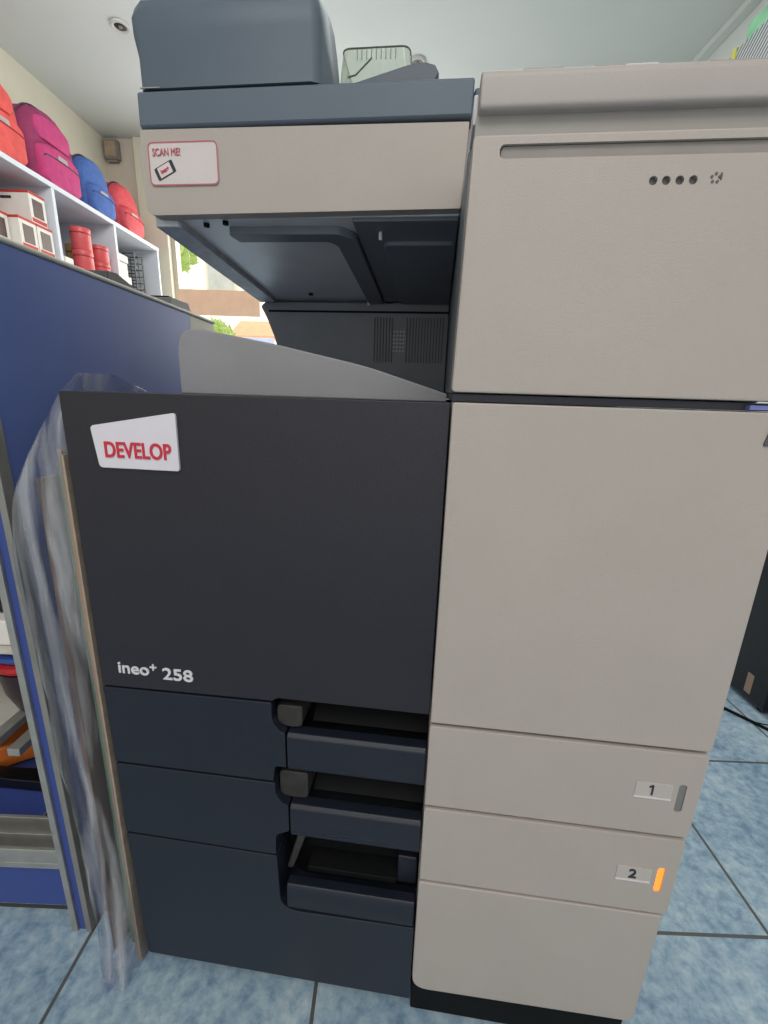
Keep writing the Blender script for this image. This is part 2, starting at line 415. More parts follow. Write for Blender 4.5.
def tin(x, y, z, r, h, m, label):
    t = thing('tin', label, 'tin', (x, y, z), group='tins in the middle cubby')
    MB().lathe([(r*.97,z),(r,z+.003),(r,z+h*.76),(r*.97,z+h*.77)], (x,y,0)).build('can', m, t)
    MB().lathe([(r*1.02,z+h*.77),(r*1.03,z+h*.80),(r*1.03,z+h-.004),(r*.98,z+h)], (x,y,0)).build('lid', m, t)
    MB().lathe([(r*1.003,z+h*.72),(r*1.006,z+h*.73),(r*1.006,z+h*.75),(r*1.003,z+h*.76)], (x,y,0)).build('rim_line', REDD, t)
tin(-1.655, 2.625, ZS, .055, .125, REDTIN, 'lower red tin of the taller stack')
tin(-1.655, 2.625, ZS+.126, .055, .125, REDTIN, 'upper red tin of the taller stack')
tin(-1.66, 2.80, ZS, .056, .10, REDTIN, 'lower red tin of the shorter stack')
tin(-1.66, 2.80, ZS+.101, .056, .10, REDTIN, 'upper red tin of the shorter stack')
tin(-1.78, 2.74, ZS, .05, .19, GOLD, 'gold tin standing behind and between the red tins')
bn = thing('shade_slab', 'dark blue slab added for the shade at the left divider of the middle cubby', 'shade_slab', (-1.8, 2.42, ZS))  # slab with a pale core, put in for the divider's shade
MB().box(-1.93, -1.68, 2.375, 2.455, ZS, ZS+.29).build('cover', BLUEFD, bn, bevel=.003)
MB().box(-1.92, -1.69, 2.38, 2.45, ZS+.004, ZS+.2915).build('pale_core', PAPERW, bn)
tag(MB().box(-1.675,-1.61,2.39,2.46,ZS,ZS+.04).build('paper_packet', PAPERW, frame='room', bevel=.002), 'small white packet at the foot of the dark blue slab', 'packet')
for i, (dy, dx) in enumerate([(0,0),(.012,.01),(-.006,0),(.01,-.01),(0,.005)]):
    names = ['bottom white carton of the far cubby stack','second white carton from the bottom of the far stack','middle white carton of the far cubby stack','second white carton from the top of the far stack','top white carton of the far cubby stack']
    tag(MB().box(-1.86+dx, -1.66+dx, 2.96+dy, 3.13+dy, ZS+.046*i, ZS+.046*i+.0455).build('carton', PAPERW, frame='room', bevel=.003), names[i], 'box', 'white cartons in the far cubby')
tag(MB().box(-1.92, -1.76, 3.17, 3.3, ZS, ZS+.28).build('black_box', BLACK, frame='room', bevel=.003), 'black box standing behind the wire rack', 'box')
m = MB()
xr_, y0_, y1_ = -1.66, 3.225, 3.335
for z in [ZS+.004+.046*i for i in range(7)]:
    m.tube([(xr_,y0_,z),(xr_,y1_,z),(xr_-.09,y1_,z),(xr_-.09,y0_,z)], .004, 6, closed=True)
for p in ((xr_,y0_),(xr_,y1_),(xr_-.09,y1_),(xr_-.09,y0_),(xr_,(y0_+y1_)/2)):
    m.tube([(p[0],p[1],ZS),(p[0],p[1],ZS+.284)], .004, 6)
tag(m.build('wire_rack', BLACKM, frame='room'), 'black wire rack at the far end of the shelf', 'rack')

# ------------------------------------------------------------------ showcase (blue partition)
XS = -.108
sc = thing('display_showcase', 'blue showcase cabinet with aluminium edges standing left of the copier', 'cabinet', (-.6, .35, 0))
MB().box(XS-.02, XS, .055, .535, .004, .904).build('side_panel', BLUEL, sc, bevel=.001)
MB().box(XS-.02, XS-.001, .537, .66, .004, .904).build('end_panel', BEIGE, sc, bevel=.001)
MB().box(-1.1, XS+.002, .04, .665, .9045, .911).build('countertop', mat('pale_counter_edge', (206,202,190), .45, .05), sc, bevel=.003)
MB().box(XS-.0065, XS+.0015, .04, .055, .0, .904).build('corner_post', METALD, sc, bevel=.001)
MB().box(XS-.018, XS-.007, .044, .055, .0, .904).build('corner_insert', BLUED, sc)
MB().box(XS-.027, XS-.0185, .04, .055, .0, .904).build('corner_post', METAL, sc, bevel=.001)
MB().box(-1.1, XS-.021, .101, .655, .10, .1195).build('deck', BLUED, sc)
MB().box(-1.1, XS-.021, .655, .665, .02, .904).build('back_panel', mat('pale_back_panel', (170,166,158), .6, .05), sc)
MB().box(-1.1, -1.08, .04, .655, .0, .904).build('side_panel', BLUEL, sc, bevel=.001)
MB().box(-1.08, XS-.027, .062, .075, .018, .108).build('plinth', BLUED, sc)
tr = MB().box(-1.08, XS-.027, .048, .1, .108, .118)
tr.box(-1.08, XS-.027, .048, .053, .118, .142).box(-1.08, XS-.027, .070, .075, .118, .142).box(-1.08, XS-.027, .094, .099, .118, .142)
tr.build('sliding_track', METAL, sc, bevel=.0008)
MB().box(-.2155, -.2135, .1, .655, .1201, .1215).build('deck_seam', METAL, sc)
MB().box(-1.08, -.28, .12, .64, .245, .251).build('shelf', mat('pale_shelf', (196,192,182), .4, .05), sc, bevel=.001)
for x, z in ((-.232,.247),(-.272,.252)):
    MB().box(x, x+.018, .10, .65, z, z+.012).build('shelf_rail', METAL, sc, bevel=.001)
MB().box(-1.08, -.17, .12, .64, .40, .406).build('shelf', mat('pale_shelf', (196,192,182), .4, .05), sc, bevel=.001)
# goods on the deck
def blob_profile(name, m, label, cat, poly, z0, z1, bevel=.006, frame='room'):
    return tag(MB().prism(poly, z0, z1, 'z').build(name, m, frame=frame, bevel=bevel, seg=3), label, cat)
blob_profile('orange_stapler', ORNG, 'orange hand tool with a dark base lying in the showcase', 'tool', rpoly([(-.44,.20),(-.35,.19),(-.285,.235),(-.235,.30),(-.222,.35),(-.25,.36),(-.31,.29),(-.37,.25),(-.44,.26)], .015), .1225, .165)
blob_profile('black_case', BLACKM, 'black ribbed strip lying in front of the orange tool', 'strip', rpoly([(-.42,.165),(-.175,.15),(-.17,.178),(-.42,.188)], .004), .1217, .142, .003)
tag(MB().box(-.262, -.222, .195, .265, .1217, .178).build('small_carton', PAPERW, frame='room', bevel=.003), 'small white carton standing right of the orange tool', 'box')
tag(MB().prism(rpoly([(-.46,.28),(-.31,.26),(-.30,.37),(-.45,.39)], .01), .2515, .29, 'z').build('white_packet', PAPERW, frame='room', bevel=.006), 'white packet on the lower shelf of the showcase', 'packet')
def coil(name, c, R, r, m, label, tilt):
    mm = MB(); pts = [(c[0]+R*math.cos(a), c[1]+R*math.sin(a)*math.cos(tilt), c[2]+R*math.sin(a)*math.sin(tilt)) for a in [2*math.pi*i/24 for i in range(24)]]
    tag(mm.tube(pts, r, 10, closed=True).build(name, m, frame='room'), label, 'cable coil')
coil('cable_coil', (-.25,.20,.3505), .046, .009, mat('red_cable', (176,30,40), .4), 'red cable coil lying on the showcase shelf rails', .0)
coil('cable_coil', (-.25,.20,.3670), .045, .007, mat('blue_cable', (60,92,176), .4), 'blue cable coil lying on the red coil', .0)
bw = MB(); bw.lathe([(.030,.2645),(.036,.268),(.047,.30),(.052,.341),(.049,.341),(.044,.302),(.033,.272)], (-.25,.20,0))
tag(bw.build('bowl', mat('dark_bowl', (52,34,40), .35, .2), frame='room'), 'dark round bowl on the showcase rails holding cable coils', 'bowl')
for i, (z, mm_, lb) in enumerate([(.4065, PAPERW, 'white carton on the upper shelf of the showcase'), (.4465, BLACKM, 'black pack on the white carton in the showcase')]):
    tag(MB().box(-.36, -.20, .13+.02*i, .28, z, z+.039).build('shelf_pack', mm_, frame='room', bevel=.004), lb, 'pack')
tag(MB().prism(rpoly([(-.30,.30),(-.2,.26),(-.19,.275),(-.29,.315)], .003), .2647, .2705, 'z').build('yellow_pen', mat('yellow_black', (214,170,50), .4, .3, 60), frame='room'), 'yellow and black pen lying on the showcase rails', 'pen')
# things on the countertop
m = MB(); m.prism([(.30,.9115),(.40,.9115),(.39,.915),(.33,.930),(.305,.928)], -.20, -.125, 'x')
tag(m.build('document_wallet', mat('dark_grey_wallet', (72,72,78), .5, .06), frame='room', bevel=.002), 'dark grey wedge shaped wallet on the blue showcase top', 'wallet')
for i in range(3):
    tag(MB().box(-.28+.01*i, -.125-.004*i, .14+.02*i, .275+.002*i, .9115+.0025*i, .9135+.0025*i).build('paper_stack', PAPERW, frame='room'), ['bottom paper pad on the showcase top','middle paper pad on the showcase top','top paper pad on the showcase top'][i], 'paper', 'paper pads on the showcase')
t = thing('card_reader', 'grey slanted card reader at the far end of the showcase top', 'reader', (-.17, .53, .9115))
MB().prism([(.50,.9115),(.60,.9115),(.585,.934),(.51,.931)], -.25, -.13, 'x').build('case', mat('slate_grey', (104,104,106), .5), t, bevel=.003)
MB().box(-.24, -.14, .52, .57, .932, .935).build('keypad', BLACK, t)

# ------------------------------------------------------------------ boards in a polythene bag, between showcase and copier
tag(MB().box(-.0165, -.0115, .004, .31, .012, .705).build('brown_board', CARD, bevel=.001), 'tallest brown board with a pale edge inside the polythene bag', 'board', 'boards in the polythene bag')
tag(MB().box(-.0112, -.0092, .003, .31, .012, .70).build('pale_board', CARDE), 'thin pale sheet right against the tallest brown board', 'board', 'boards in the polythene bag')
tag(MB().box(-.034, -.0215, .020, .31, .012, .69).build('green_board', GREEN, bevel=.001), 'green sheet standing in the middle of the bag', 'board', 'boards in the polythene bag')
tag(MB().box(-.048, -.041, .008, .31, .012, .675).build('dark_board', CARDD, bevel=.001), 'dark brown board, leftmost in the polythene bag', 'board', 'boards in the polythene bag')
prof = [ # z, xl, xr, yfront, yback
 (.004,-.050,-.014,-.028,.20),(.03,-.060,-.010,-.022,.26),(.09,-.066,-.009,-.014,.32),(.18,-.072,-.009,-.010,.34),(.30,-.078,-.008,-.008,.35),(.42,-.084,-.008,-.006,.35),
 (.54,-.088,-.008,-.006,.35),(.60,-.088,-.007,-.005,.35),(.66,-.078,-.006,-.004,.34),(.70,-.054,-.006,.000,.30),(.735,-.030,-.006,.008,.22),(.758,-.018,-.005,.020,.14),(.776,-.010,-.003,.035,.08)]
rings = []
def lerp_prof(z):
    for a, b in zip(prof, prof[1:]):
        if a[0] <= z <= b[0]:
            t_ = (z-a[0])/(b[0]-a[0]); return [a[i]*(1-t_)+b[i]*t_ for i in range(5)]
    return prof[-1]
nz_, nr = 70, 56
for k in range(nz_+1):
    z = .004+(.776-.004)*k/nz_
    _, xl, xr, yf, yb = lerp_prof(z); cx, cy = (xl+xr)/2, (yf+yb)/2; ring = []
    for j in range(nr):
        a = 2*math.pi*j/nr; ca, sa = math.cos(a), math.sin(a)
        px = cx+(xr-xl)/2*math.copysign(abs(ca)**.35, ca); py = cy+(yb-yf)/2*math.copysign(abs(sa)**.35, sa)
        nv = noise.noise(Vector((a*1.6 if a < math.pi else (2*math.pi-a)*1.6, z*7, 3.1)))+.5*noise.noise(Vector((math.cos(a)*4, z*22, math.sin(a)*4)))
        cr = abs(noise.noise(Vector((ca*3+z*9, sa*3, z*5))))
        px += -.005*nv*(1 if ca < .2 else 0)-.004*cr*(1 if ca < 0 else 0)
        py += -.004*nv*(1 if sa < 0 else 0)
        ring.append((min(px, -.002), py, z))
    rings.append(ring)
for o_n, sh_ in (('brown_board',.004),('pale_board',.004),('green_board',.006),('dark_board',.010)):
    for v in bpy.data.objects[o_n].data.vertices:
        if v.co.z < .3: v.co.x -= sh_
bag = MB().loft(rings, cap=False).build('polythene_bag', POLY, ang=180, base=(-.035,.18,.004))
tag(bag, 'tall crumpled clear polythene bag wedged between the copier and blue showcase', 'bag')
# loose folded corner at foot of the bag
m = MB()
rings = []
for k in range(9):
    f = k/8; rings.append([(-.052+.036*f+.004*math.sin(7*f), -.028+.040*f+.002*math.cos(9*f)-.010, .002+.003*abs(math.sin(8*f))), (-.05+.04*f, -.012+.035*f, .012+.022*abs(math.sin(5*f+1))), (-.045+.036*f, .004+.03*f, .03+.012*math.sin(6*f))])
bm_ = m.bm
R_ = [[bm_.verts.new(p) for p in r] for r in rings]
for a, b in zip(R_, R_[1:]):
    for i in range(2): bm_.faces.new([a[i], a[i+1], b[i+1], b[i]])
m.build('loose_hem', POLY, bag, ang=180)

# ================================================================== COPIER
cp = thing('photocopier', 'large office photocopier with charcoal front door and warm white right panels', 'photocopier', (.306,.3,0), 'machine')
Y0, YD = 0.0, .003
# base, chassis
b_ = MB().prism(rpoly([(.015,.03),(.600,.03),(.600,.55),(.015,.55)], .015), .012, .030, 'z').build('base_plate', BLACK, cp)
for x, y in ((.05,.08),(.565,.08),(.05,.5),(.565,.5)):
    MB().prism(circ(y, .0145, .0140, 16), x-.012, x+.012, 'x').build('caster', BLACK, cp)
MB().box(.002, .611, .052, .60, .030, .7565).build('chassis', INNER, cp, bevel=.004)
MB().box(.004, .3525, .052, .189, .7565, .7575).build('top_ledge', DARK, cp)

# lower left dark front: drawer faces
def panel(name, poly, r, m, y0=YD, y1=.051, parent=cp, bevel=.0016, label=None, y_ax='y'):
    return MB().prism(rpoly(poly, r) if r else poly, y0, y1, 'y').build(name, m, parent, bevel=bevel, label=label)
door = panel('front_door', [(-.0060,.4475),(.187,.4505),(.192,.4545),(.351,.4545),(.351,.7600),(-.0040,.7590)], [0,.001,.004,0,.001,.002], DARK, label='charcoal front door')
bdg = panel('brand_badge', [(.0245,.729),(.029,.6905),(.1085,.6905),(.109,.7435)], [.004,.004,.003,.004], BADGE, .0005, .0035, door, .0006, 'white four-cornered badge')
# lettering is a further child of the door, lying on the badge
text('DEVELOP', 'lettering', PRINTR, door, .037, .1025, .7005, .7155, .0002, bold=.02)
text('ineo', 'lettering', PRINTW, door, .0165, .0515, .4660, .4790, .0025, bold=.014)
text('+', 'lettering', PRINTW, door, .0530, .0605, .4730, .4805, .0025, bold=.012)
text('258', 'lettering', PRINTW, door, .0670, .1010, .4635, .4775, .0025, bold=.012)

# drawer 1
def drawer(zlo, zhi, left_poly, left_r, bar, number, ind_mat, num_z, ind, lbl, bottom=False):
    dr = panel('drawer', left_poly, left_r, NAVY, label=lbl)
    x0, x1, bz0, bz1 = bar
    hp = [(YD-.0015, bz0), (YD-.0015, bz1-.004), (YD+.002, bz1), (.018, bz1-.001), (.020, bz1-.008), (.016, bz0)]
    hd = MB().prism(hp, x0, x1, 'x').build('handle', NAVY, dr, bevel=.0014)
    # polished top lip of the handle
    return dr, hd
D1 = drawer(.344,.447, [(-.0050,.3450),(.1845,.3455),(.1865,.366),(.1995,.366),(.1995,.4105),(.1935,.413),(.1855,.425),(.1855,.4475),(-.0060,.4452)], [.001,.001,.004,.002,.002,.004,.006,.001,.001], (.2015,.3505,.3690,.4115), '1', INDG, .399, None, 'topmost blue-black paper drawer')[0]
D2 = drawer(.24,.343, [(-.0055,.2400),(.1835,.2380),(.1845,.268),(.2005,.276),(.2005,.3125),(.1945,.315),(.1860,.327),(.1860,.3425),(-.0050,.3422)], [.001,.001,.006,.002,.002,.004,.006,.001,.001], (.2025,.3505,.2790,.3150), '2', ORANGE, .29, None, 'middle blue-black paper drawer')[0]
d3p = [(-.0010,.0310),(.3500,.0300),(.3500,.1530),(.2000,.1500),(.1865,.162),(.1845,.2352),(-.0055,.2372)]
D3 = panel('drawer', d3p, [.004,.001,.001,.014,.010,.001,.001], NAVY, label='tall lowest blue-black paper drawer')
MB().prism([(YD+.0005,.1545),(YD+.0005,.186),(YD+.003,.1905),(.018,.189),(.020,.182),(.016,.1545)], .1945, .3490, 'x').build('handle', NAVY, D3, bevel=.0014)
# recess linings
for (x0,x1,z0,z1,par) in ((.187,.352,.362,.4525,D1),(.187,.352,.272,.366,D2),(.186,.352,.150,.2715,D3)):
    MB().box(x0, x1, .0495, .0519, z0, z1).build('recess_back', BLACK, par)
# worn inner corner blocks of the grips
for (x0,x1,z0,z1,par,f) in ((.1885,.2165,.4125,.4400,D1,.011),(.1885,.2215,.3165,.3530,D2,.011)):
    MB().prism(rpoly([(x0,z0+.004),(x0+.014,z0),(x1-.002,z0+.002),(x1,z0+.006),(x1,z1),(x0,z1)], [.010,.010,.003,.003,.002,.006]), f, .0495, 'y').build('grip_block', GREASE, par, bevel=.002)
MB().prism([(.189,.193),(.197,.193),(.215,.250),(.205,.252)], .022, .0495, 'y').build('grip_block', GREASE, D3, bevel=.002)
MB().box(.326, .349, .026, .0495, .1905, .232).build('inner_stop', NAVY, D3, bevel=.002)
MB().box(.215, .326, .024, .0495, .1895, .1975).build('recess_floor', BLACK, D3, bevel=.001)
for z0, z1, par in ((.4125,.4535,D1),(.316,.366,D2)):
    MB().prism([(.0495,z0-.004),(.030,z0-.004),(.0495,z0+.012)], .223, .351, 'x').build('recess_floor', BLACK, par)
# crossbars that close the gaps between handle bar and the recess below
MB().box(.2012,.3505,.0035,.020,.3645,.3683).build('lower_lip', NAVY, D1, bevel=.001)
MB().box(.2020,.3505,.0035,.020,.2710,.2785).build('lower_lip', NAVY, D2, bevel=.001)

# right white panels
XA, XB = .3525, .6145
sd = panel('side_door', [(XA,.4500),(XB,.4510),(XB+.001,.7605),(XA,.7605)], [.002,.003,.003,.003], WHITE, Y0-.003, .051, label='large warm white cover right of the door')
MB().prism(rpoly([(.5905,.7355),(XB+.0005,.7355),(XB+.0005,.7565),(.5945,.7565)], .002), -.0042, -.002, 'y').build('grip_label', mat('dark_grip', (84,84,86), .5), sd, bevel=.0004)
for (z0, z1, num, nz0, im, iz0, iz1, par, xr_) in ((.3470,.4470,'1',.3980,INDG,.3785,.4105,D1,.6145),(.2415,.3430,'2',.2900,ORANGE,.2725,.3045,D2,.6135)):
    fc = panel('front_cover', [(XA-.0005,z0-.001),(xr_,z0),(xr_,z1),(XA-.0005,z1-.001)], .003, WHITE, Y0-.003, .051, par, label='warm white drawer cover')
    # label window with a lower line
    MB().prism(rpoly(rect(.5545,.5885,nz0-.005,nz0+.0115), .001), -.0037, -.0025, 'y').build('label_window', LABELW, par, bevel=.0003)
    MB().box(.5545,.5885,-.0045,-.0028,nz0-.0062,nz0-.005).build('label_line', PRINTW, par)
    if num == '1':
        MB().prism([(.5695,.3960),(.5710,.3960),(.5710,.4075),(.5698,.4075),(.5670,.4058),(.5670,.4045),(.5695,.4057)], -.0045, -.0036, 'y').build('number', PRINTK, par)
    else: text(num, 'number', PRINTK, par, .5665, .5740, nz0-.002, nz0+.0095, -.0040, bold=.01)
    cut(fc, [MB().prism(rpoly(rect(.5940,.6012,iz0-.0005,iz1+.0005), .0034), -.02, .004, 'y')])
    MB().prism(rpoly(rect(.5944,.6008,iz0,iz1), .0031), -.0022, .004, 'y').build('indicator_light', im, par, label='orange lit indicator' if num == '2' else 'unlit grey indicator')
panel('front_cover', [(XA-.0010,.0620),(.6085,.0690),(.6100,.2385),(XA-.0010,.2365)], [.020,.010,.003,.003], WHITE, Y0-.003, .051, D3, label='warm white drawer cover')
MB().box(.3515,.604,.0055,.0515,.0085,.061).build('kick_panel', BLACK, cp, bevel=.002)

# gap band and upper right housing
MB().box(.353,.6115,.010,.60,.7612,.7672).build('gap_band', mat('gap_dark', (64,66,78), .5), cp)
MB().box(.580,.6115,.0045,.0098,.7622,.7655).build('blue_tab', mat('pale_blue_tab', (140,150,226), .5, .04), cp)
pc = panel('upper_cover', [(XA-.0015,.7685),(.6130,.7685),(.6130,.9435),(XA+.0020,.9435)], [.004,.003,.003,.003], WHITE, -.002, .045, label='warm white upper cover with slot and four dots')
cut(pc, [MB().prism(rpoly(rect(.3735,.6060,.9288,.9375), .004), -.02, .004, 'y')]+[MB().prism(circ(x,.9137,.0028), -.02, .0015, 'y') for x in (.4795,.4880,.4968,.5055)])
MB().prism(rpoly(rect(.3745,.605,.9293,.9370), .0036), .0004, .006, 'y').build('slot_strip', GROOVE, pc)
for x in (.4795,.4880,.4968,.5055):
    MB().prism(circ(x,.9137,.0026), .0004, .002, 'y').build('indicator_dot', DOTM, pc)
em = MB()
for a in range(5):
    an = a*2*math.pi/5+.3
    c_ = (.5195+.0026*math.cos(an), .9145+.0026*math.sin(an))
    em.prism(circ(c_[0], c_[1], .0009, 8), -.0026, -.0018, 'y')
em.box(.5225,.5235,-.0026,-.0018,.9135,.9175)
em.build('emblem', DOTM, pc)
MB().box(.3528,.6120,.045,.60,.7673,.9560).build('upper_housing', INNER, cp, bevel=.002)
MB().box(XA+.003,.6125,.004,.047,.9436,.9575).build('panel_neck', mat('neck_grey', (150,145,140), .5, .03), cp)
cpn = MB().prism(rpoly([(-.004,.9575),(.16,.9575),(.16,.9832),(.004,.9832),(-.004,.979)], [.004,.002,.002,.006,.004]), .3570, .6150, 'x').build('control_panel', WHITE2, cp, bevel=.002)
for (a, b, mm_) in ((.385,.412,WHITE2),(.432,.452,WHITE2),(.452,.473,PRINTW),(.505,.548,WHITE2)):
    MB().box(a, b, .003, .02, .9828, .9837).build('key', mm_, cpn, bevel=.0006)
MB().box(.3538,.3572,.020,.16,.960,.9790).build('hinge_cap', PRINTW, cp, bevel=.001)

# output tray with a front wall falling to the right
tp = [(.004,.757),(.004,.812),(.008,.828),(.018,.836),(.034,.8375),(.136,.8205),(.251,.797),(.3515,.767),(.3515,.757)]
MB().prism(rpoly(tp, [0,.006,.006,.006,.01,.02,.02,.002,0]), .190, .215, 'y').build('output_tray', TRAY, cp, bevel=.003, seg=3)
tb = MB().prism([(.006,.757),(.006,.812),(.036,.826),(.136,.810),(.251,.786),(.3515,.760),(.3515,.757)], .2155, .497, 'y').build('tray_bed', TRAY, cp)
# rear column of the cavity
rc = MB().prism([(.034,.757),(.030,.83),(.022,.86),(.008,.895),(-.004,.918),(.006,.926),(.3520,.926),(.3520,.757)], .498, .598, 'y').build('rear_column', INNER, cp, bevel=.003)
for i in range(24):
    MB().box(.215+.0055*i, .2166+.0055*i, .4955, .499, .822, .900).build('cooling_rib', mat('rib_grey', (70,74,80), .5), rc) if i % 1 == 0 and not (.252 < .215+.0055*i < .275) else None
for i in range(4):
    for j in range(6):
        MB().prism(circ(.2525+.006*i, .842+.0068*j, .0016, 8), .4962, .4985, 'y').build('vent_hole', mat('vent_light', (186,188,184), .5), rc)
MB().box(.012,.352,.4972,.4992,.9075,.911).build('column_trim', BLACK, rc)

# scanner: white front band, body, underside
sf = MB().prism(rpoly([(.002,.952),(.3515,.955),(.3515,1.0355),(.6,1.034),(.6,1.0345),(.001,1.0395)], 0), .16, .17, 'y')
sf.bm.free()
sf = MB().prism(rpoly([(.0005,.9525),(.3520,.9555),(.3555,1.0320),(.0005,1.0345),(-.0015,.978)], [.011,.0005,.002,.003,.01]), .160, .175, 'y').build('scanner_front', WHITE, cp, bevel=.003, seg=3, label='warm white scanner front band')
MB().prism([(.1755,.962),(.1755,1.034),(.60,1.034),(.60,.945)], .0005, .611, 'x').build('scanner_body', WHITE2, cp, bevel=.002)
# underside slopes down to the back
US = lambda y: .9545-(y-.17)*.075
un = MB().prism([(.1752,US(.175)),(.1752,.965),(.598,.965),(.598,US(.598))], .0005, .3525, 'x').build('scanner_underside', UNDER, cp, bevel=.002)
def slab(name, poly, drop, m, par, bevel=.003, up=.004):
    mm = MB(); A = [mm.bm.verts.new((x,y,US(y)-drop)) for x,y in poly]; B = [mm.bm.verts.new((x,y,US(y)+up)) for x,y in poly]
    k = len(poly); mm.bm.faces.new(A); mm.bm.faces.new(B[::-1])
    for i in range(k): mm.bm.faces.new([A[i],B[i],B[(i+1)%k],A[(i+1)%k]])
    return mm.build(name, m, par, bevel=bevel)
slab('edge_rim', rpoly([(-.001,.176),(.030,.176),(.030,.49),(-.001,.49)], [.002,.01,.01,.002]), .008, mat('rim_grey', (186,190,196), .45, .15, 60, metal=.4), un)
slab('raised_rib', rpoly([(.078,.196),(.215,.196),(.232,.215),(.232,.49),(.205,.49),(.205,.230),(.195,.219),(.083,.219)], [.006,.012,.008,.002,.002,.008,.006,.004]), .009, UNDERD, un)
slab('dark_cover', rpoly([(.233,.177),(.3515,.177),(.3515,.492),(.233,.492)], .002), .004, UNDERD, un, .002)
slab('dark_step', rpoly([(.262,.23),(.3515,.23),(.3515,.491),(.262,.491)], .01), .009, UNDERD, un, .003)
for x, y in ((.056,.188),(.082,.183),(.105,.46)):
    mm = MB(); mm.lathe([(.0036,US(y)-.003),(.0034,US(y)-.0035),(.0034,US(y)+.002)], (x,y,0), 14); mm.build('screw', BLACK, un)
for x, y in ((.262,.205),(.205,.488)):
    mm = MB(); mm.lathe([(.0022,US(y)-.012),(.0022,US(y)-.003)], (x,y,0), 10); mm.build('screw', PRINTW, un)
MB().box(-.002,.012,.495,.505,.926,.932).build('hinge_pin', METAL, un)

# sticker on scanner front
st = MB().prism(rpoly(rect(.0085,.0885,.9810,1.0222), .006), .1588, .1602, 'y').build('sticker', mat('sticker_ground', (206,196,194), .4, .02), sf, bevel=.0002, label='sticker with pink-red border')
o_ = rpoly(rect(.0085,.0885,.9810,1.0222), .006); i_ = rpoly(rect(.0101,.0869,.9826,1.0206), .005); i_ = rpoly(rect(.0097,.0873,.9822,1.0210), .0052)
m = MB(); A = [m.bm.verts.new((p[0],.1584,p[1])) for p in o_]; B = [m.bm.verts.new((p[0],.1584,p[1])) for p in i_]
for i in range(len(o_)): m.bm.faces.new([A[i],A[(i+1)%len(o_)],B[(i+1)%len(o_)],B[i]])
m.build('sticker_border', PRINTP, sf)
text('SCAN ME!', 'sticker_lettering', PRINTP, sf, .0140, .0460, 1.0090, 1.0160, .1584, bold=0)
# phone drawing
def rotp(pts, c, a): return [(c[0]+(x-c[0])*math.cos(a)-(z-c[1])*math.sin(a), c[1]+(x-c[0])*math.sin(a)+(z-c[1])*math.cos(a)) for x, z in pts]
cc = (.0270,.9955); an = .42
MB().prism(rotp(rpoly(rect(cc[0]-.0115,cc[0]+.0115,cc[1]-.0062,cc[1]+.0062), .0018), cc, an), .1583, .1589, 'y').build('phone_drawing', PRINTK, sf)
MB().prism(rotp(rect(cc[0]-.0078,cc[0]+.0078,cc[1]-.0052,cc[1]+.0052), cc, an), .1580, .1585, 'y').build('phone_screen', mat('sticker_pale', (208,196,198), .4), sf)
text('ineo+', 'sticker_lettering', PRINTR, sf, cc[0]-.0050, cc[0]+.0050, cc[1]-.0020, cc[1]+.0020, .1579, bold=.02, rot=an)

# document feeder: lid and the raised feed block
MB().prism([(.1605,1.0352),(.1585,1.038),(.1590,1.0675),(.165,1.0705),(.60,1.0705),(.60,1.0352)], .0015, .358, 'x').build('document_lid', SLATE, cp, bevel=.002)
MB().prism([(.170,1.0352),(.170,1.066),(.60,1.066),(.60,1.0352)], .3585, .611, 'x').build('document_lid', SLATE, cp, bevel=.003)
# feed block: side profile lofted along x with rounded ends
def sect(x, g, dz):  # yz section
    top = 1.152+dz
    p = [(.1605+g,1.0712),(.1600+g,1.10),(.1585+g,1.118),(.1575+g,top-.016),(.1640+g,top-.004),(.178+g,top+.002),(.20,top+.008),(.222,top+.006),(.238,top-.006),(.252,top-.026),(.266,1.110),(.278,1.0712)]
    return [(x, a, b) for a, b in p]
rg = [sect(.004,.010,-.012), sect(.0055,.004,-.004), sect(.012,.0005,0), sect(.192,.0,-.002), sect(.199,.003,-.006), sect(.2025,.008,-.012)]
for i in (0,1):   # overhang of the upper left end
    rg[i] = [(x-(.003 if b > 1.108 else 0), a, b) for x, a, b in rg[i]]
fb = MB().loft(rg).build('feed_block', SLATE, cp, ang=55)
MB().box(.006,.028,.1588,.1602,1.0706,1.0714).build('lid_highlight', METAL, fb)  # thin bright strip laid on as the highlight along the lid edge
# the paper tray wing above the lid
MB().prism([(.204,1.1365),(.204,1.1395),(.280,1.1575),(.300,1.1595),(.313,1.156),(.318,1.148),(.312,1.1385)], .290, .338, 'y').build('paper_tray', mat('tray_slate', (84,92,102), .45), cp, bevel=.003)
MB().box(.18,.312,.340,.50,1.132,1.139).build('paper_tray', MC['tray_slate'], cp, bevel=.003)
MB().box(.204,.215,.29,.60,1.0708,1.1315).build('tray_support', SLATE, cp, bevel=.002)
MB().box(.2155,.30,.52,.60,1.0708,1.131).build('tray_support', SLATE, cp, bevel=.002)

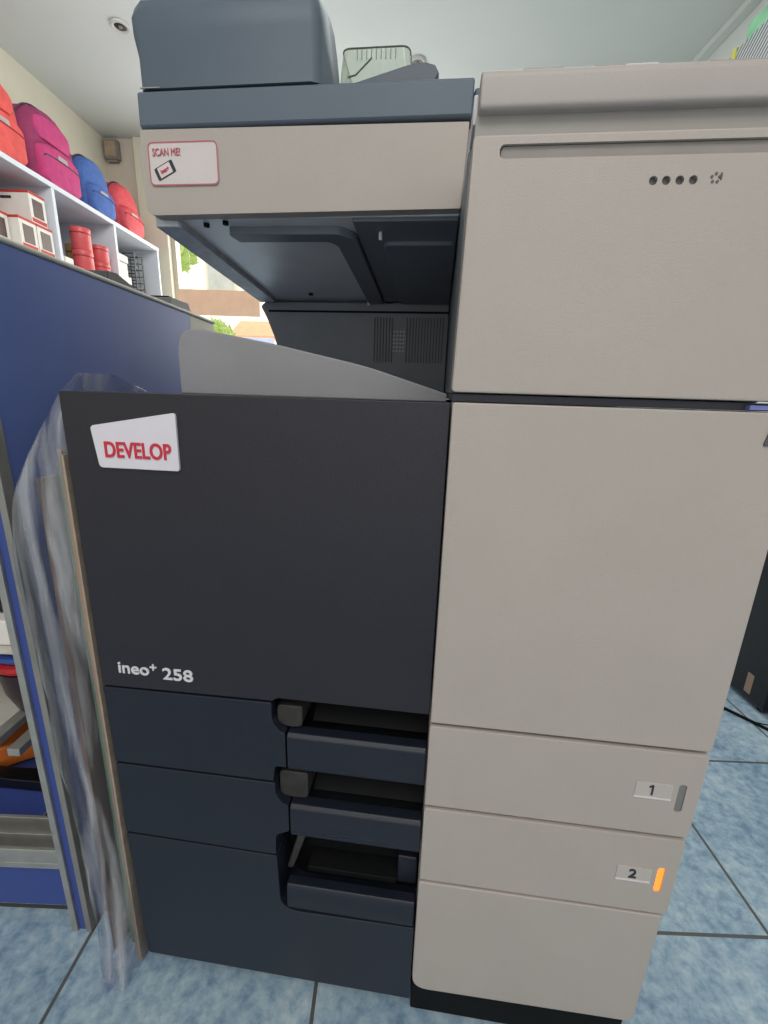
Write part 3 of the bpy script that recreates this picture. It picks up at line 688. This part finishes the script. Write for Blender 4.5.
# clear tub on the paper tray
tub = thing('clear_tub', 'clear plastic tub with thin dark rim on top of the copier', 'tub', (.233,.39,1.1395), 'machine')
rings = []
for z, w_, d in ((1.1405,.049,.030),(1.146,.0525,.034),(1.168,.0515,.036),(1.19,.0495,.037),(1.210,.046,.038)):
    P = rpoly([(-w_,-d),(w_,-d),(w_,d),(-w_,d)], .012)
    rings.append([(.230+p[0], .385+p[1], z+(.004 if z > 1.2 and abs(p[0]) < .03 else 0)) for p in P])
MB().loft(rings, cap=False).build('wall', CLEAR, tub, ang=60)
P = rpoly([(-.046,-.038),(.046,-.038),(.046,.038),(-.046,.038)], .012)
MB().tube([(.230+p[0], .385+p[1], 1.211+(.004 if abs(p[0]) < .03 else 0)) for p in P], .0010, 6, closed=True).build('rim', mat('tub_rim', (92,96,84), .4), tub)
for i in range(9):
    x = .205+.0065*i
    MB().tube([(x,.3465,1.209),(x,.3465,1.198)], .0005, 5).build('rib', mat('tub_rib', (130,132,120), .4), tub)
MB().tube([(.192,.3475,1.180),(.203,.3475,1.182),(.225,.347,1.200)], .0010, 5).build('crease', mat('tub_rim', (92,96,84), .4), tub)
MB().prism(rpoly([(.192,.357),(.279,.357),(.279,.413),(.192,.413)], .01), 1.1395, 1.1404, 'z').build('bottom', CLEAR, tub)

# ------------------------------------------------------------------ right side of the shop
pcx = thing('computer_tower', 'black computer tower on the floor right of the copier', 'computer', (1.36, .86, 0), 'room')
MB().box(1.266, 1.46, .55, 1.0, .012, .42).build('case', BLACKM, pcx, bevel=.006)
MB().box(1.275, 1.45, .545, .5502, .02, .41).build('front_panel', BLACK, pcx, bevel=.003)
for x, y in ((1.29,.58),(1.44,.58),(1.29,.96),(1.44,.96)):
    MB().prism(circ(x, y, .012, 12), 0, .012, 'z').build('foot', BLACK, pcx)
MB().box(1.2653,1.2662,.60,.62,.03,.085).build('sticker', CARD, pcx)
tag(MB().box(1.268, 1.45, .57, .95, .4205, .478).build('printer_paper_pack', PAPERW, frame='room', bevel=.004), 'white paper pack lying on the black computer tower', 'paper')
tag(MB().prism(rpoly([(1.28,1.08),(1.40,1.06),(1.42,1.16),(1.29,1.18)], .02), 0.075, .20, 'z').build('blue_pouch', mat('blue_cloth', (50,84,150), .6), frame='room', bevel=.015, seg=3), 'blue pouch on the grey box behind the black computer tower', 'pouch')
tag(MB().box(1.27, 1.45, 1.05, 1.20, .0, .0745).build('grey_box', mat('dark_grey_box', (70,74,74), .5, .3, 40), frame='room', bevel=.004), 'dark grey box on the floor behind the computer tower', 'box')
dsk = thing('side_table', 'dark side table behind the computer tower', 'table', (1.6, 1.2, 0))
MB().box(1.30, 1.94, 1.02, 1.6, .46, .49).build('tabletop', BLACKM, dsk, bevel=.003)
for x in (1.33, 1.91):
    for y in (1.03, 1.57): MB().box(x-.015, x+.015, y-.01, y+.02, 0, .46).build('leg', BLACKM, dsk, bevel=.002)
def cable(pts, r, lb):
    c = bpy.data.curves.new('c','CURVE')
    P = [Vector(p) for p in pts]; out = []
    for i in range(len(P)-1):
        p0, p1, p2, p3 = P[max(i-1,0)], P[i], P[i+1], P[min(i+2,len(P)-1)]
        for k in range(8):
            t_ = k/8; out.append(.5*((2*p1)+(-p0+p2)*t_+(2*p0-5*p1+4*p2-p3)*t_*t_+(-p0+3*p1-3*p2+p3)*t_**3))
    out.append(P[-1])
    tag(MB().tube(out, r, 8).build('floor_cable', BLACK, ang=180), lb, 'cable', 'black cables on the floor tiles')
    bpy.data.curves.remove(c)
cable([(1.10,.72,.004),(1.19,.62,.004),(1.225,.569,.004),(1.262,.524,.004),(1.34,.44,.004),(1.50,.36,.004)], .0038, 'thicker black cable running past the front of the computer tower')
cable([(1.20,.86,.0025),(1.31,.81,.0025),(1.378,.791,.0025),(1.40,.80,.0025)], .004, 'short black cable under the blue pouch')
cable([(1.05,.80,.0015),(1.16,.66,.0015),(1.25,.62,.0105),(1.30,.50,.0015),(1.42,.40,.0015)], .0014, 'thin dark cable crossing the thicker cable')

# wall shelf high on the right wall with striped notebooks and a green pack
hs = thing('high_shelf', 'white high shelf board on the right wall near the ceiling', 'shelf', (XR-.15, 1.9, 2.10))
MB().box(XR-.16, XR-.001, 1.5, 2.33, 2.12, 2.14).build('board', SHELFW, hs, bevel=.002)
for y in (1.7, 2.2):
    MB().prism([(XR-.001,2.119),(XR-.14,2.119),(XR-.001,2.02)], y, y+.02, 'y').build('bracket', SHELFW, hs)
def stripes():
    m = bpy.data.materials.new('striped_cover'); m.use_nodes = True; nt = m.node_tree; b = nt.nodes['Principled BSDF']
    tc = nt.nodes.new('ShaderNodeTexCoord'); wv = nt.nodes.new('ShaderNodeTexWave'); wv.bands_direction = 'DIAGONAL'; wv.inputs['Scale'].default_value = 22
    rp = nt.nodes.new('ShaderNodeValToRGB'); rp.color_ramp.interpolation = 'CONSTANT'
    rp.color_ramp.elements[0].color = lin((96,100,116))+(1,); rp.color_ramp.elements[1].position = .55; rp.color_ramp.elements[1].color = lin((196,200,196))+(1,)
    nt.links.new(tc.outputs['Object'], wv.inputs['Vector']); nt.links.new(wv.outputs['Fac'], rp.inputs['Fac']); nt.links.new(rp.outputs['Color'], b.inputs['Base Color'])
    return m
STR = stripes()
YEL = mat('yellow_pack', (206,206,90), .5)
tag(MB().box(XR-.12, XR-.03, 1.72, 2.13, 2.1405, 2.335).build('striped_pack', STR, frame='room', bevel=.003), 'grey striped pack on the high right shelf', 'pack')
tag(MB().box(XR-.12, XR-.03, 2.135, 2.165, 2.1405, 2.35).build('yellow_pack', YEL, frame='room', bevel=.003), 'thin yellow pack at the left end of the striped pack', 'pack')
tag(MB().box(XR-.12, XR-.04, 2.17, 2.25, 2.1405, 2.33).build('dark_pack', mat('grey_mauve', (120,116,124), .5), frame='room', bevel=.003), 'dark grey pack left of the yellow pack on the high shelf', 'pack')
tag(MB().box(XR-.11, XR-.03, 1.76, 2.10, 2.3355, 2.41).build('green_pack', mat('green_pack', (140,200,160), .5, .2, 14), frame='room', bevel=.006), 'green pack lying on the striped pack', 'pack')

# ================================================================== LIGHT
wd = bpy.data.worlds.new('world'); bpy.context.scene.world = wd; wd.use_nodes = True
bg = wd.node_tree.nodes['Background']; bg.inputs['Color'].default_value = (1.0,.985,.955,1); bg.inputs['Strength'].default_value = 1.15
def area(name, loc, rot, sx, sy, power, col=(1,1,1), frame='room'):
    l = bpy.data.lights.new(name, 'AREA'); l.shape = 'RECTANGLE'; l.size = sx; l.size_y = sy; l.energy = power; l.color = col
    o = bpy.data.objects.new(name, l); COL.objects.link(o)
    o.matrix_world = (RM if frame == 'room' else Matrix()) @ Matrix.Translation(loc) @ rot.to_4x4()
    return o
from mathutils import Euler
area('added_fill_light', (.2,-1.6,2.55), Euler((0,0,0)).to_matrix(), 1.4, 1.2, 40, (1,.98,.95))  # unseen fill added behind the camera to light the copier front
area('added_fill_light', (.9,1.6,2.56), Euler((0,0,0)).to_matrix(), .9, .9, 14, (.95,1,.98))  # extra overhead fill, no fitting belongs to it
area('added_fill_light', (-.6,1.3,2.5), Euler((math.radians(55),0,math.radians(20))).to_matrix(), .9, .9, 26, (1,1,.97))  # added fill, tilted to brighten the far left corner and hanging board
area('window_daylight', (-.4,3.8,1.6), Euler((math.radians(-90),0,0)).to_matrix(), 2.6, 1.2, 42, (1,1,.97))

# ================================================================== CAMERA
f, p, yw, r = 4.4, 0.26525, -0.11006, 0.03136
cx_, sx_, cy_, sy_, cr_, sr_ = math.cos(p), math.sin(p), math.cos(yw), math.sin(yw), math.cos(r), math.sin(r)
base = Matrix(((1,0,0),(0,0,-1),(0,1,0)))
R = Matrix(((cr_,-sr_,0),(sr_,cr_,0),(0,0,1))) @ Matrix(((1,0,0),(0,cx_,-sx_),(0,sx_,cx_))) @ base @ Matrix(((cy_,-sy_,0),(sy_,cy_,0),(0,0,1)))
cam = bpy.data.cameras.new('camera'); co = bpy.data.objects.new('camera', cam); COL.objects.link(co)
W3 = Matrix((R[0], -R[1], -R[2])).transposed()
co.matrix_world = Matrix.Translation((.34047,-.37529,.76655)) @ W3.to_4x4()
cam.sensor_fit = 'HORIZONTAL'; cam.sensor_width = 36; cam.lens = 440/768*36; cam.clip_start = .02
bpy.context.scene.camera = co
vs = bpy.context.scene.view_settings; vs.view_transform = 'Standard'; vs.look = 'None'; vs.exposure = 0; vs.gamma = 1
